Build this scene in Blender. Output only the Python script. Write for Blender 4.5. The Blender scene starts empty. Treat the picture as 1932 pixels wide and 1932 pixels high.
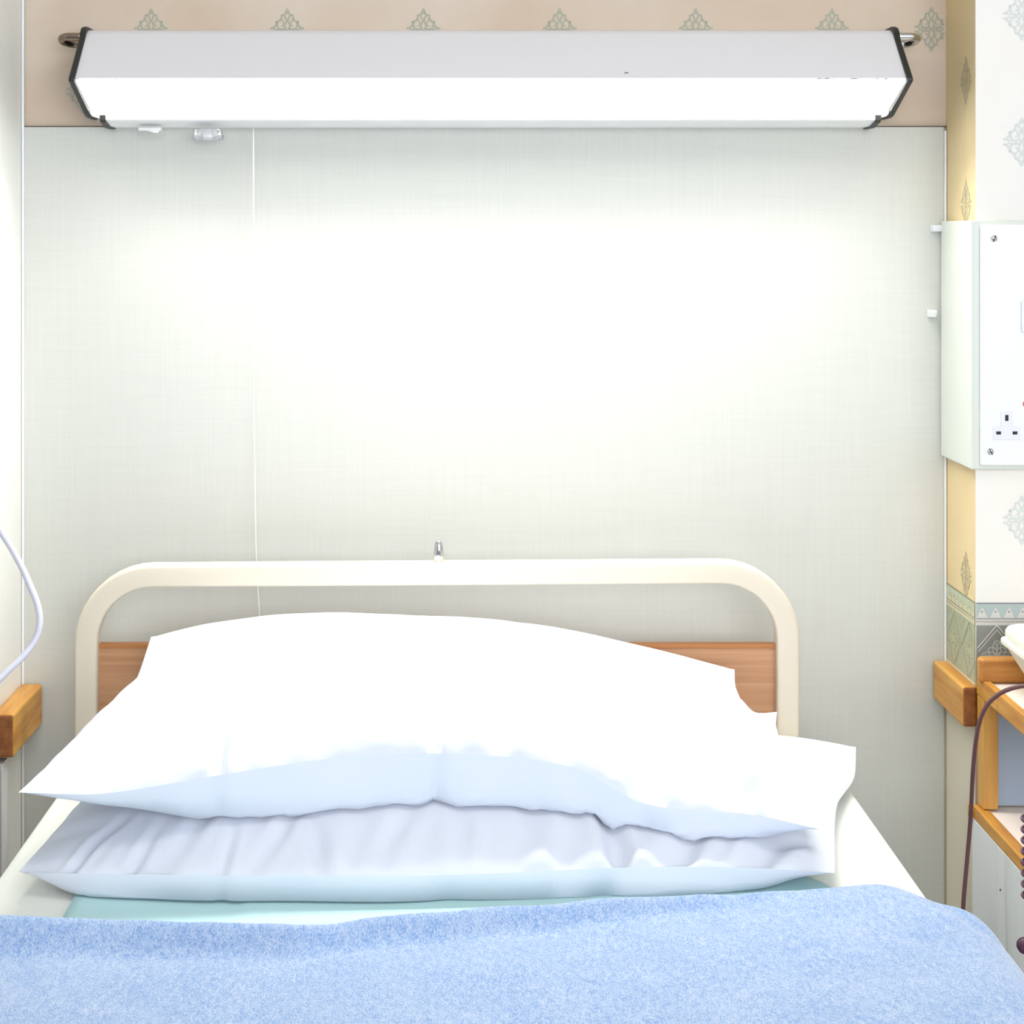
import bpy, bmesh, math, random
from mathutils import Vector, kdtree, noise
import numpy as np
R = random.Random(7)
sc = bpy.context.scene
COL = sc.collection
# ---------------------------------------------------------------- camera
F, CX, CY, CAMZ = 3319.0, 860.0, 440.0, 1.33
cam = bpy.data.objects.new('camera', bpy.data.cameras.new('camera'))
COL.objects.link(cam); sc.camera = cam
cam.location = (0, 0, CAMZ); cam.rotation_euler = (math.pi/2, 0, 0)
cam.data.sensor_width = 36; cam.data.lens = 36*F/1932
cam.data.shift_x = (966-CX)/1932; cam.data.shift_y = -(966-CY)/1932
cam.data.clip_start = 0.02
# ---------------------------------------------------------------- world, daylight, exposure
w = bpy.data.worlds.new('World'); sc.world = w; w.use_nodes = True
w.node_tree.nodes['Background'].inputs[0].default_value = (0.86, 0.93, 1.0, 1)
w.node_tree.nodes['Background'].inputs[1].default_value = 0.20
def area(name, loc, target, size, sy, power, col):
    l = bpy.data.lights.new(name, 'AREA'); l.shape = 'RECTANGLE'; l.size = size; l.size_y = sy
    l.energy = power; l.color = col
    o = bpy.data.objects.new(name, l); COL.objects.link(o); o.location = loc
    o.rotation_euler = (Vector(target)-Vector(loc)).to_track_quat('-Z', 'Y').to_euler()
    return o
area('window_daylight', (0.75, -1.6, 1.7), (0.3, 2.4, 0.9), 2.6, 1.5, 73, (0.93, 0.96, 1.0))
area('ceiling_light', (0.1, 1.25, 2.47), (0.1, 1.25, 0), 1.3, .35, 5.8, (1.0, 0.97, 0.92))
# the bed head lamp's own beam leaves its tube through a reflector, thrown down and out over the pillows
lb = area('bed_head_lamp_beam', (.0475, 2.4415, 1.5185), (.0475, 2.4415-.318, 1.5185-.948), 1.122, .092, 6.5, (1.0, 0.98, 0.92))
lb.data.spread = math.radians(112)
LAMP = 3.0
sc.view_settings.view_transform = 'Standard'; sc.view_settings.look = 'None'
sc.view_settings.gamma = 1; sc.view_settings.exposure = 0.17
sc.view_settings.use_curve_mapping = False

# ---------------------------------------------------------------- helpers
def P(px, py, Y):
    return Vector(((px-CX)*Y/F, Y, CAMZ-(py-CY)*Y/F))
def lin(c):
    return tuple((x/255/12.92 if x/255 <= .04045 else ((x/255+.055)/1.055)**2.4) for x in c)
MATS = {}
def mat(name, col, rough=.5, metal=0, var=0, vscale=(20, 20, 20), bump=0, bscale=(200, 200, 200), col2=None,
        emis=0, trans=0, spec=.5, sheen=0, detail=4, sss=0):
    """principled material; var mixes towards col2 with object-space noise"""
    if name in MATS: return MATS[name]
    m = bpy.data.materials.new(name); m.use_nodes = True; nt = m.node_tree
    b = nt.nodes['Principled BSDF']; c = (*lin(col), 1)
    b.inputs['Base Color'].default_value = c
    b.inputs['Roughness'].default_value = rough; b.inputs['Metallic'].default_value = metal
    b.inputs['Specular IOR Level'].default_value = spec
    if sheen: b.inputs['Sheen Weight'].default_value = sheen
    if trans: b.inputs['Transmission Weight'].default_value = trans
    if emis:
        b.inputs['Emission Color'].default_value = c; b.inputs['Emission Strength'].default_value = emis
    tc = nt.nodes.new('ShaderNodeTexCoord')
    def nz(scale, det):
        mp = nt.nodes.new('ShaderNodeMapping'); mp.inputs['Scale'].default_value = scale
        n = nt.nodes.new('ShaderNodeTexNoise'); n.inputs['Scale'].default_value = 1
        n.inputs['Detail'].default_value = det
        nt.links.new(tc.outputs['Object'], mp.inputs[0]); nt.links.new(mp.outputs[0], n.inputs['Vector'])
        return n
    if var:
        n = nz(vscale, detail); r = nt.nodes.new('ShaderNodeValToRGB')
        r.color_ramp.elements[0].position = .5-.22/var*.5 if var < 1 else .36
        r.color_ramp.elements[1].position = .5+.22/var*.5 if var < 1 else .64
        r.color_ramp.elements[0].color = c; r.color_ramp.elements[1].color = (*lin(col2), 1)
        nt.links.new(n.outputs['Fac'], r.inputs[0]); nt.links.new(r.outputs[0], b.inputs['Base Color'])
    if bump:
        n = nz(bscale, 3); bp = nt.nodes.new('ShaderNodeBump'); bp.inputs['Strength'].default_value = bump
        bp.inputs['Distance'].default_value = .002
        nt.links.new(n.outputs['Fac'], bp.inputs['Height']); nt.links.new(bp.outputs[0], b.inputs['Normal'])
    MATS[name] = m; return m
def link(name, me, mats, parent=None, smooth=False):
    o = bpy.data.objects.new(name, me); COL.objects.link(o)
    for m in (mats if isinstance(mats, (list, tuple)) else [mats]): me.materials.append(m)
    if smooth: me.polygons.foreach_set('use_smooth', [True]*len(me.polygons))
    if parent is not None: o.parent = parent
    return o
def mesh(name, verts, faces, mats, parent=None, smooth=False, midx=None):
    me = bpy.data.meshes.new(name); me.from_pydata([tuple(v) for v in verts], [], faces)
    if midx: me.polygons.foreach_set('material_index', midx)
    me.update(); o = link(name, me, mats, parent, smooth); return o
def fixn(o):
    bm = bmesh.new(); bm.from_mesh(o.data); bmesh.ops.recalc_face_normals(bm, faces=bm.faces); bm.to_mesh(o.data); bm.free(); return o
def bev(o, wd, seg=3):
    m = o.modifiers.new('bevel', 'BEVEL'); m.width = wd; m.segments = seg; m.limit_method = 'ANGLE'
    m.angle_limit = math.radians(35); m.harden_normals = False
    o.data.polygons.foreach_set('use_smooth', [True]*len(o.data.polygons))
    n = o.modifiers.new('wn', 'WEIGHTED_NORMAL'); n.keep_sharp = False
    return o
def boxvf(x0, x1, y0, y1, z0, z1, base=0):
    v = [(x, y, z) for x in (x0, x1) for y in (y0, y1) for z in (z0, z1)]
    f = [(0, 1, 3, 2), (4, 6, 7, 5), (0, 4, 5, 1), (2, 3, 7, 6), (0, 2, 6, 4), (1, 5, 7, 3)]
    return v, [tuple(i+base for i in q) for q in f]
def box(name, x0, x1, y0, y1, z0, z1, m, parent=None, b=0, seg=3):
    v, f = boxvf(x0, x1, y0, y1, z0, z1); o = mesh(name, v, f, m, parent)
    if b: bev(o, b, seg)
    return o
def boxes(name, L, m, parent=None, b=0):
    V, Fc = [], []
    for q in L:
        v, f = boxvf(*q, base=len(V)); V += v; Fc += f
    o = mesh(name, V, Fc, m, parent)
    if b: bev(o, b)
    return o
def extrude_x(name, prof, x0, x1, m, parent=None, smooth=False):
    """profile of (y,z) swept along x, closed ends"""
    n = len(prof); V = [(x0, y, z) for y, z in prof]+[(x1, y, z) for y, z in prof]
    Fc = [(i, (i+1) % n, n+(i+1) % n, n+i) for i in range(n)]+[tuple(range(n))[::-1], tuple(range(n, 2*n))]
    return fixn(mesh(name, V, Fc, m, parent))
def smoothpath(pts, n=12, closed=False):
    pts = [Vector(p) for p in pts]; out = []; N = len(pts)
    for i in range(N if closed else N-1):
        g = lambda k: pts[k % N] if closed else pts[min(max(k, 0), N-1)]
        a, b, c, d = g(i-1), g(i), g(i+1), g(i+2)
        for j in range(n):
            t = j/n
            out.append(.5*((2*b)+(c-a)*t+(2*a-5*b+4*c-d)*t*t+(3*b-a-3*c+d)*t**3))
    if not closed: out.append(pts[-1])
    return out
def tube(name, pts, r, m, parent=None, sides=12, closed=False, sect=None):
    """round (or custom section) tube along points"""
    n = len(pts); V = []; pts = [Vector(p) for p in pts]
    up = Vector((0, 1, 0))
    for i, p in enumerate(pts):
        a = pts[(i-1) % n] if (closed or i) else pts[0]
        b = pts[(i+1) % n] if (closed or i < n-1) else pts[-1]
        t = (b-a).normalized(); 
        u = up - t*up.dot(t)
        if u.length < 1e-3: u = Vector((1, 0, 0)) - t*t.x
        u.normalize(); s = t.cross(u)
        if sect: V += [p+s*q[0]+u*q[1] for q in sect]
        else: V += [p+(s*math.cos(k/sides*2*math.pi)+u*math.sin(k/sides*2*math.pi))*r for k in range(sides)]
    k = len(sect) if sect else sides; Fc = []
    for i in range(n if closed else n-1):
        j = (i+1) % n
        Fc += [(i*k+q, i*k+(q+1) % k, j*k+(q+1) % k, j*k+q) for q in range(k)]
    if not closed: Fc += [tuple(range(k))[::-1], tuple(range((n-1)*k, n*k))]
    return fixn(mesh(name, V, Fc, m, parent, smooth=True))
def lathe(name, prof, origin, m, parent=None, axis='z', n=24):
    """prof (radius, height)"""
    V = []; o = Vector(origin)
    for r, h in prof:
        for k in range(n):
            a = k/n*2*math.pi; c, s = r*math.cos(a), r*math.sin(a)
            V.append(o+(Vector((c, s, h)) if axis == 'z' else Vector((c, -h, s)) if axis == 'y' else Vector((-h, c, s))))
    Fc = [(i*n+k, i*n+(k+1) % n, (i+1)*n+(k+1) % n, (i+1)*n+k) for i in range(len(prof)-1) for k in range(n)]
    Fc += [tuple(range(n)), tuple(range((len(prof)-1)*n, len(prof)*n))]
    o = fixn(mesh(name, V, Fc, m, parent, smooth=True)); return o
def thing(name, label, cat, loc, group=None):
    o = bpy.data.objects.new(name, None); COL.objects.link(o); o.location = loc; o.empty_display_size = .05
    o['label'] = label; o['category'] = cat
    if group: o['group'] = group
    return o
def tag(o, label, cat, group=None):
    o['label'] = label; o['category'] = cat
    if group: o['group'] = group
    return o
def adopt(root):
    """children were modelled in world coordinates; shift them under the root"""
    for c in [c for c in COL.objects if c.parent is root]:
        c.location = Vector(c.location)-Vector(root.location)
def struct(o): o['kind'] = 'structure'; return o

# ---------------------------------------------------------------- materials
def linen(name, c1, c2):
    m = mat(name, c1, rough=.62); nt = m.node_tree; b = nt.nodes['Principled BSDF']
    tc = nt.nodes.new('ShaderNodeTexCoord'); outs = []
    for sx, sz in ((420, 9), (12, 420), (3, 3)):
        mp = nt.nodes.new('ShaderNodeMapping'); mp.inputs['Scale'].default_value = (sx, 3, sz)
        n = nt.nodes.new('ShaderNodeTexNoise'); n.inputs['Scale'].default_value = 1; n.inputs['Detail'].default_value = 2
        nt.links.new(tc.outputs['Object'], mp.inputs[0]); nt.links.new(mp.outputs[0], n.inputs[0]); outs.append(n.outputs['Fac'])
    a = nt.nodes.new('ShaderNodeMath'); a.operation = 'ADD'; nt.links.new(outs[0], a.inputs[0]); nt.links.new(outs[1], a.inputs[1])
    h = nt.nodes.new('ShaderNodeMath'); h.operation = 'MULTIPLY'; h.inputs[1].default_value = .5; nt.links.new(a.outputs[0], h.inputs[0])
    r = nt.nodes.new('ShaderNodeValToRGB'); r.color_ramp.elements[0].position = .36; r.color_ramp.elements[1].position = .64
    r.color_ramp.elements[0].color = (*lin(c1), 1); r.color_ramp.elements[1].color = (*lin(c2), 1)
    nt.links.new(h.outputs[0], r.inputs[0]); nt.links.new(r.outputs[0], b.inputs['Base Color'])
    bp = nt.nodes.new('ShaderNodeBump'); bp.inputs['Strength'].default_value = .05; bp.inputs['Distance'].default_value = .001
    nt.links.new(h.outputs[0], bp.inputs['Height']); nt.links.new(bp.outputs[0], b.inputs['Normal'])
    return m
M_panel = linen('grey_linen_vinyl', (203, 204, 197), (207, 208, 201))
M_paper_tan = mat('tan_wallpaper', (216, 203, 190), .8, var=.5, vscale=(5, 5, 5), col2=(204, 184, 162), detail=5)  # recess back paper: tan, blotched with a deeper tan
M_paper_ret = mat('yellow_wallpaper', (232, 212, 166), .8, var=.4, vscale=(5, 5, 5), col2=(222, 196, 148))  # return paper, yellower than the cream on the front face
M_paper = mat('cream_wallpaper', (238, 236, 232), .8, var=.3, vscale=(9, 9, 9), col2=(240, 234, 226))
M_motif = mat('motif_grey_green', (168, 172, 156), .8)
M_motif_pale = mat('motif_pale_grey', (212, 217, 213), .8)
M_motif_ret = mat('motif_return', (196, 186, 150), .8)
M_paint = mat('cream_wall_paint', (226, 220, 200), .6, bump=.03, bscale=(60, 60, 60))
M_white_paint = mat('white_wall_paint', (240, 240, 234), .5, bump=.04, bscale=(40, 40, 12))
M_bead = mat('white_bead', (238, 240, 240), .35)
M_line = mat('dark_gap', (95, 80, 72), .8)
M_ceiling = mat('ceiling_white', (238, 238, 236), .8)
M_floor = mat('grey_vinyl_floor', (172, 174, 176), .4, var=.5, vscale=(80, 80, 80), col2=(162, 164, 170))
M_enamel = mat('white_enamel', (224, 223, 227), .35)
M_black = mat('black_plastic', (30, 34, 32), .45)
M_diff = mat('lamp_diffuser', (255, 254, 250), .4, emis=LAMP)
M_lip = mat('diffuser_lip', (250, 250, 244), .4, emis=.55)
M_clear = mat('clear_plastic', (240, 240, 245), .08, trans=.85)
M_chrome = mat('chrome', (205, 205, 208), .12, metal=1)
M_steel = mat('steel_hook', (150, 132, 118), .25, metal=1)
M_frame = mat('cream_powder_coat', (226, 215, 196), .4)
def wood(name, c1, c2, sc_):
    return mat(name, c1, .42, var=.9, vscale=sc_, col2=c2, detail=6)
M_beech = wood('beech_laminate', (202, 152, 112), (188, 136, 96), (4, 20, 160))
M_beech_edge = mat('beech_edge', (184, 120, 66), .5)
M_oak_y = wood('honey_wood_along_y', (212, 158, 72), (184, 122, 44), (60, 6, 60))
M_dark_wood = wood('dark_brown_wood', (150, 92, 40), (128, 72, 30), (90, 90, 90))  # darker brown for the rails' front-facing faces
M_oak_x = wood('honey_wood_along_x', (212, 158, 78), (180, 116, 50), (5, 60, 60))
M_oak_z = wood('honey_wood_along_z', (216, 164, 82), (196, 138, 58), (60, 60, 5))
M_sheet = mat('white_sheet', (238, 240, 232), .85, bump=.05, bscale=(900, 900, 900))
M_aqua = mat('aqua_sheet', (190, 226, 228), .85, bump=.05, bscale=(900, 900, 900))
M_pillow = mat('white_pillowcase', (216, 221, 233), .85, bump=.04, bscale=(700, 700, 700), sheen=.1)
M_mattress = mat('mattress_ticking', (90, 120, 170), .6)
M_shelf = mat('pale_laminate', (238, 226, 216), .45)
M_cab = mat('pale_grey_laminate', (232, 238, 241), .45)
M_blue = mat('blue_grey_laminate', (168, 184, 204), .5)
M_tub = mat('cream_plastic', (236, 236, 222), .35)
M_brown_cable = mat('brown_cable', (96, 62, 66), .4)
M_maroon = mat('dark_coil', (74, 40, 62), .45)
M_hose = mat('pale_grey_hose', (206, 206, 220), .3)
M_mauve = mat('mauve_grey_panel', (172, 162, 162), .6)
M_plate = mat('white_plate', (238, 238, 240), .3)
M_socket = mat('white_socket', (230, 232, 240), .3)
M_slot = mat('dark_slot', (28, 20, 30), .6)
M_scuff = mat('scuff', (120, 112, 118), .7)
M_red = mat('red_indicator', (220, 90, 80), .4)

def blanket_mat():
    m = mat('blue_fleece', (100, 150, 214), .95, sheen=.35); nt = m.node_tree; b = nt.nodes['Principled BSDF']
    tc = nt.nodes.new('ShaderNodeTexCoord'); fs = []
    for s, rot, det in (((760, 300, 500), .45, 3), ((190, 85, 120), .3, 3), ((14, 14, 14), 0, 2)):
        mp = nt.nodes.new('ShaderNodeMapping'); mp.inputs['Scale'].default_value = s; mp.inputs['Rotation'].default_value = (0, 0, rot)
        n = nt.nodes.new('ShaderNodeTexNoise'); n.inputs['Scale'].default_value = 1; n.inputs['Detail'].default_value = det
        nt.links.new(tc.outputs['Object'], mp.inputs[0]); nt.links.new(mp.outputs[0], n.inputs[0]); fs.append(n.outputs['Fac'])
    def mth(op, a, bb):
        k = nt.nodes.new('ShaderNodeMath'); k.operation = op
        for i, v in enumerate((a, bb)):
            if isinstance(v, float): k.inputs[i].default_value = v
            else: nt.links.new(v, k.inputs[i])
        return k.outputs[0]
    h = mth('ADD', mth('MULTIPLY', fs[0], .6), mth('MULTIPLY', fs[1], .28)); h2 = mth('ADD', h, mth('MULTIPLY', fs[2], .12))
    r = nt.nodes.new('ShaderNodeValToRGB'); r.color_ramp.elements[0].position = .38; r.color_ramp.elements[1].position = .62
    r.color_ramp.elements[0].color = (*lin((106, 142, 194)), 1); r.color_ramp.elements[1].color = (*lin((172, 189, 214)), 1)
    nt.links.new(h2, r.inputs[0]); nt.links.new(r.outputs[0], b.inputs['Base Color'])
    bp = nt.nodes.new('ShaderNodeBump'); bp.inputs['Strength'].default_value = .5; bp.inputs['Distance'].default_value = .003
    nt.links.new(h, bp.inputs['Height']); nt.links.new(bp.outputs[0], b.inputs['Normal'])
    return m
M_blanket = blanket_mat()

# ---------------------------------------------------------------- room shell
WY, FY = 2.545, 2.40          # recess back wall, wall faces either side
XL, XR = -0.627, 0.709        # sides of the recess
CEIL = 2.5
def ribbon(pts, wd):
    """2d polyline -> list of quads (2d)"""
    out = []; L = []
    for i, p in enumerate(pts):
        a = pts[max(i-1, 0)]; b = pts[min(i+1, len(pts)-1)]
        dx, dy = b[0]-a[0], b[1]-a[1]; l = math.hypot(dx, dy) or 1
        w_ = wd[i] if isinstance(wd, list) else wd
        L.append(((p[0]-dy/l*w_/2, p[1]+dx/l*w_/2), (p[0]+dy/l*w_/2, p[1]-dx/l*w_/2)))
    for i in range(len(L)-1): out.append([L[i][0], L[i][1], L[i+1][1], L[i+1][0]])
    return out
def motif():
    """ornate four-way scroll diamond, unit about 1 wide, 1.2 high"""
    base = []
    sp = []
    for k in range(22):                       # a scroll in one quadrant
        t = k/21; a = math.radians(-150+430*t); r = .155*(1-t*.72)
        sp.append((.17+r*math.cos(a), .19+r*math.sin(a)*1.15))
    base += ribbon(sp, [.05-.02*k/21 for k in range(22)])
    arc = [(.05+.03*math.sin(k*.9), .06+.045*k) for k in range(11)]
    base += ribbon(arc, .045)
    edge = [(.46-.42*t+.035*math.sin(t*18), .03+.52*t+.02*math.cos(t*18)) for t in [k/16 for k in range(17)]]
    base += ribbon(edge, [.05+.025*math.sin(k*2.1) for k in range(17)])
    base += ribbon([(.0, .5), (.05, .56), (.0, .64)], .03)
    base += ribbon([(.03, .04), (.2, .05), (.34, .03), (.42, .08)], .04)
    q = []
    for sx in (1, -1):
        for sy in (1, -1):
            for f in base: q.append([(x*sx, y*sy) for x, y in f])
    q.append([(-.04, -.04), (.04, -.04), (.04, .04), (-.04, .04)])
    return q
MOT = motif()
class Pat:
    """collects flat patches lying a hair off a wall face"""
    def __init__(s, tf): s.V = []; s.F = []; s.I = []; s.tf = tf
    def poly(s, pts, mi, lay=1):
        b = len(s.V); s.V += [s.tf(x, z, lay*.00025+(len(s.F)%61)*.000006) for x, z in pts]; s.F.append(tuple(range(b, b+len(pts)))); s.I.append(mi)
    def motif(s, x, z, w_, mi, clip=None):
        for f in MOT:
            q = [(x+a*w_, z+b*w_) for a, b in f]
            if clip:
                if any(not (clip[0] <= a <= clip[1] and clip[2] <= b <= clip[3]) for a, b in q): continue
            s.poly(q, mi)
    def rib(s, pts, wd, mi, lay=2):
        for q in ribbon(pts, wd): s.poly(q, mi, lay)
def wall_slab(name, verts_box, m, pat, extra):
    V, Fc = boxvf(*verts_box); I = [0]*len(Fc)
    if pat:
        b = len(V); V += pat.V; Fc += [tuple(i+b for i in f) for f in pat.F]; I += pat.I
    return struct(mesh(name, V, Fc, [m]+extra, midx=I))
DX, DZ = .197, .172
pb = Pat(lambda x, z, d: (x, WY-d, z))
x0 = P(285, 55, WY).x
zt = P(0, 58, WY).z
cols = [x0+DX*(i-1) for i in range(7)]
for j in range(-1, 5):
    for i, x in enumerate(cols):
        for off in (0, 1):
            xx = x+off*DX/2; zz = zt+j*DZ-off*.088
            if off and xx > .5: continue
            if XL < xx-.02 and xx+.02 < XR+.02 and zz > 1.49: pb.motif(xx, zz, .05, 1, (XL+.001, XR-.001, 1.48, CEIL))
pb.motif(P(1765, 55, WY).x-.006, P(0, 55, WY).z, .05, 1, (XL+.001, XR-.001, 1.48, CEIL))
wall_slab('wall_back', (XL-.12, XR+.12, WY, WY+.1, 0, CEIL), M_paper_tan, pb, [M_motif])
# right return and right front face
pr = Pat(lambda y, z, d: (XR-d, y, z))
for py in (152, 385, -81, 1085):
    z = CAMZ-(py-CY)*2.445/F
    pr.motif(2.445, z, .052, 1)
def border(p, a0, a1, zt_, zb, mb, mirror=False):
    """patterned paper border between heights zt_ and zb; material slots mb.. : teal, grey, white, line"""
    H = zt_-zb; T, G, Wt, Ln = mb, mb+1, mb+2, mb+3
    p.poly([(a0, zb), (a1, zb), (a1, zt_), (a0, zt_)], G, 1)
    p.poly([(a0, zt_-H*.19), (a1, zt_-H*.19), (a1, zt_), (a0, zt_)], T, 2)
    p.poly([(a0, zt_-H*.28), (a1, zt_-H*.28), (a1, zt_-H*.19), (a0, zt_-H*.19)], Wt, 2)
    p.poly([(a0, zt_-.0015), (a1, zt_-.0015), (a1, zt_), (a0, zt_)], Ln, 3)
    tw = .0185; n = int((a1-a0)/tw)
    for i in range(n+1):
        c = a0+tw*(i+.4); l, r = max(c-tw*.42, a0), min(c+tw*.42, a1)
        if l >= a1-.002 or c > a1: continue
        p.poly([(l, zt_-H*.185), (r, zt_-H*.185), (min(c+.001, a1), zt_-H*.06), (c, zt_-H*.06)], Wt, 3)
        p.poly([(c-.001, zt_-H*.12), (c+.001, zt_-H*.12), (c+.001, zt_-H*.10), (c-.001, zt_-H*.10)], Ln, 4)
    z = zt_-H*.235; x = a0
    while x < a1-.003:
        p.poly([(x, z-.0006), (x+.002, z-.0006), (x+.002, z+.0006), (x, z+.0006)], Ln, 3); x += .003
    p.poly([(a0, zt_-H*.205), (a1, zt_-H*.205), (a1, zt_-H*.195), (a0, zt_-H*.195)], Ln, 3)
    cz = zb+H*.34; hh = H*.38; hw = .036; step = .074
    c = a0+.028
    while c-hw < a1:
        def R2(pts, wd, mi, lay):
            for q in ribbon(pts, wd):
                if all(a0 <= x_ <= a1 and zb <= z_ <= zt_ for x_, z_ in q): p.poly(q, mi, lay)
        for s_, wd, mi, ly in ((1.0, .0016, Wt, 3), (.93, .0009, Ln, 3), (.86, .0012, Wt, 3)):
            seg = []
            cs = [(c, cz+hh*s_), (c+hw*s_, cz), (c, cz-hh*s_), (c-hw*s_, cz), (c, cz+hh*s_)]
            for k in range(4):
                for t in range(12): seg.append((cs[k][0]+(cs[k+1][0]-cs[k][0])*t/12, cs[k][1]+(cs[k+1][1]-cs[k][1])*t/12))
            seg.append(cs[-1]); R2(seg, wd, mi, ly)
        for k in range(8):
            a = k*math.pi/4; rr = .021 if k % 2 == 0 else .015; pet = []
            for t in range(17):
                u = t/16*2*math.pi; l_ = rr*(.5-.5*math.cos(u)); wv = .0055*math.sin(u)
                pet.append((c+l_*math.cos(a)-wv*math.sin(a), cz+l_*math.sin(a)+wv*math.cos(a)))
            R2(pet, .0013, Wt, 3)
            if k % 2 == 0:
                q = [(c+rr*.45*math.cos(a)-wv_*math.sin(a)+0, cz+rr*.45*math.sin(a)+wv_*math.cos(a)) for wv_ in (-.002, .002)]
                q += [(c+rr*.85*math.cos(a)-wv_*math.sin(a), cz+rr*.85*math.sin(a)+wv_*math.cos(a)) for wv_ in (.002, -.002)]
                if all(a0 <= x_ <= a1 for x_, z_ in q): p.poly(q, T, 3)
        d = c+step/2                                   # small diamonds between, hanging from the top
        R2([(d-.014, zb+H*.70), (d, zb+H*.52), (d+.014, zb+H*.70)], .0012, Wt, 3)
        R2([(d-.009, zb+H*.70), (d, zb+H*.58), (d+.009, zb+H*.70)], .0012, Wt, 3)
        c += step
BT, BB = .826, .716
M_teal = mat('border_teal', (176, 190, 188), .8); M_bgrey = mat('border_grey', (146, 150, 144), .8)
M_bwhite = mat('border_white', (212, 210, 204), .8); M_bline = mat('border_line', (134, 132, 136), .8)
M_teal2 = mat('border_teal_return', (190, 198, 172), .8); M_bgrey2 = mat('border_grey_return', (172, 178, 150), .8)  # border colours on the return, yellower than on the front
M_bwhite2 = mat('border_white_return', (212, 206, 172), .8); M_bline2 = mat('border_line_return', (140, 138, 118), .8)
border(pr, FY+.001, WY-.001, BT, BB, 3)
for z0, z1, mi in ((0, BB, 2),): pr.poly([(FY+.0005, 0), (WY, 0), (WY, BB), (FY+.0005, BB)], mi, 1)
# the right wall: block whose left side is the return and whose front carries paper
pf = Pat(lambda x, z, d: (x, FY-d, z))
for i in range(7):
    for j in range(-2, 10):
        for off in (0, 1):
            xx = .772+i*DX+off*DX/2; zz = P(0, 30, FY).z-j*DZ-off*DZ/2
            if i == 0 and off == 0 and False: continue
            if zz > BT+.03 and zz < CEIL-.04: pf.motif(xx, zz, .052, 1+7)
border(pf, XR+.001, 2.2, BT, BB, 9)
pf.poly([(XR+.0005, 0), (2.2, 0), (2.2, BB), (XR+.0005, BB)], 2, 1)
V, Fc = boxvf(XR, 2.2, FY, WY+.1, 0, CEIL)
I = [0]*6; I[0] = 7                      # left side face (x = XR) yellow paper
for p_ in (pr, pf):
    b = len(V); V += p_.V; Fc += [tuple(i+b for i in f) for f in p_.F]; I += p_.I
struct(mesh('wall_right', V, Fc, [M_paper, M_motif_ret, M_paint, M_teal2, M_bgrey2, M_bwhite2, M_bline2, M_paper_ret,
      M_motif_pale, M_teal, M_bgrey, M_bwhite, M_bline], midx=I))
box_l = box('wall_left', -2.2, XL, FY, WY+.1, 0, CEIL, M_white_paint); struct(box_l)
struct(box('wall_side_left', -2.3, -2.2, -1.2, WY+.1, 0, CEIL, M_white_paint)).name = 'wall_far_left'
struct(box('wall_side_right', 2.2, 2.3, -1.2, WY+.1, 0, CEIL, M_white_paint)).name = 'wall_far_right'
struct(box('floor', -2.3, 2.3, -1.2, WY+.1, -.05, 0, M_floor))
struct(box('ceiling', -2.3, 2.3, -1.2, WY+.1, CEIL, CEIL+.05, M_ceiling))
# linen panel on the recess back wall, with bead strips
PT = P(0, 240, WY).z
pan = box('wall_panel', XL+.002, XR-.004, WY-.004, WY, .0, PT, M_panel); struct(pan); pan.name = 'wall_back_panel'
struct(box('trim_1', XL, XR, WY-.0045, WY-.0002, PT, PT+.0016, M_line))
struct(box('trim_2', XR-.0040, XR-.0005, WY-.008, WY-.004, .70, PT-.005, M_bead, b=.0015))
struct(box('trim_3', XL+.0005, XL+.004, WY-.008, WY-.004, .0, CEIL-.001, M_bead, b=.001))
# lower left casing: mauve grey board with a white edge
V, Fc = boxvf(-.80, -.611, 2.398, 2.43, 0, .615)
vi = [0]*6; vi[1] = 1
tb = struct(mesh('trim_4', V, Fc, [M_mauve, M_bead], midx=vi))
tb.location.y = -.032

# ---------------------------------------------------------------- over-bed lamp
lx, L2 = .0475, .573
lamp = thing('bed_head_lamp', 'long white fluorescent bed head lamp with black end caps mounted on the wall', 'lamp', (lx, WY, 1.48))
top = [(WY-.001, 1.617), (2.490, 1.617)]+[(2.490+.0403*math.cos(math.radians(90+q*5.0)), 1.5767+.0403*math.sin(math.radians(90+q*5.0))) for q in range(1, 9)]
nose = (2.392, 1.539)
hp = top+[(2.392, 1.541), (2.396, 1.539), (2.400, 1.5375), (2.47, 1.5375), (2.495, 1.525), (WY-.001, 1.525)]
hs = extrude_x('housing', hp, lx-L2+.008, lx+L2-.008, M_enamel, lamp, smooth=True)
hs.data.polygons.foreach_set('use_smooth', [True]*len(hs.data.polygons)); hs.data.set_sharp_from_angle(angle=math.radians(25))
# glowing prismatic diffuser on the lower slope
dp = [(2.393, 1.5385), (2.3925, 1.536), (2.491, 1.503), (2.494, 1.500), (2.500, 1.4995), (2.500, 1.512), (2.41, 1.537), (2.400, 1.5383)]
df = extrude_x('diffuser', dp, lx-L2+.009, lx+L2-.009, M_diff, lamp)
lip = extrude_x('diffuser_lip', [(2.485, 1.5035), (2.487, 1.4985), (2.500, 1.496), (WY-.001, 1.496), (WY-.001, 1.524), (2.5005, 1.524), (2.5005, 1.4995)], lx-L2+.009, lx+L2-.009, M_lip, lamp)
cp = [(WY-.001, 1.621), (2.478, 1.621), (2.466, 1.618), (2.458, 1.611), (2.452, 1.600), (2.386, 1.541), (2.386, 1.536), (2.480, 1.500), (2.490, 1.496), (2.503, 1.494), (WY-.001, 1.494)]
for s in (-1, 1):
    a, b = (lx+s*(L2-.008), lx+s*L2); o = extrude_x('end_cap', cp, min(a, b), max(a, b), M_black, lamp); bev(o, .0015, 2)
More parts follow.
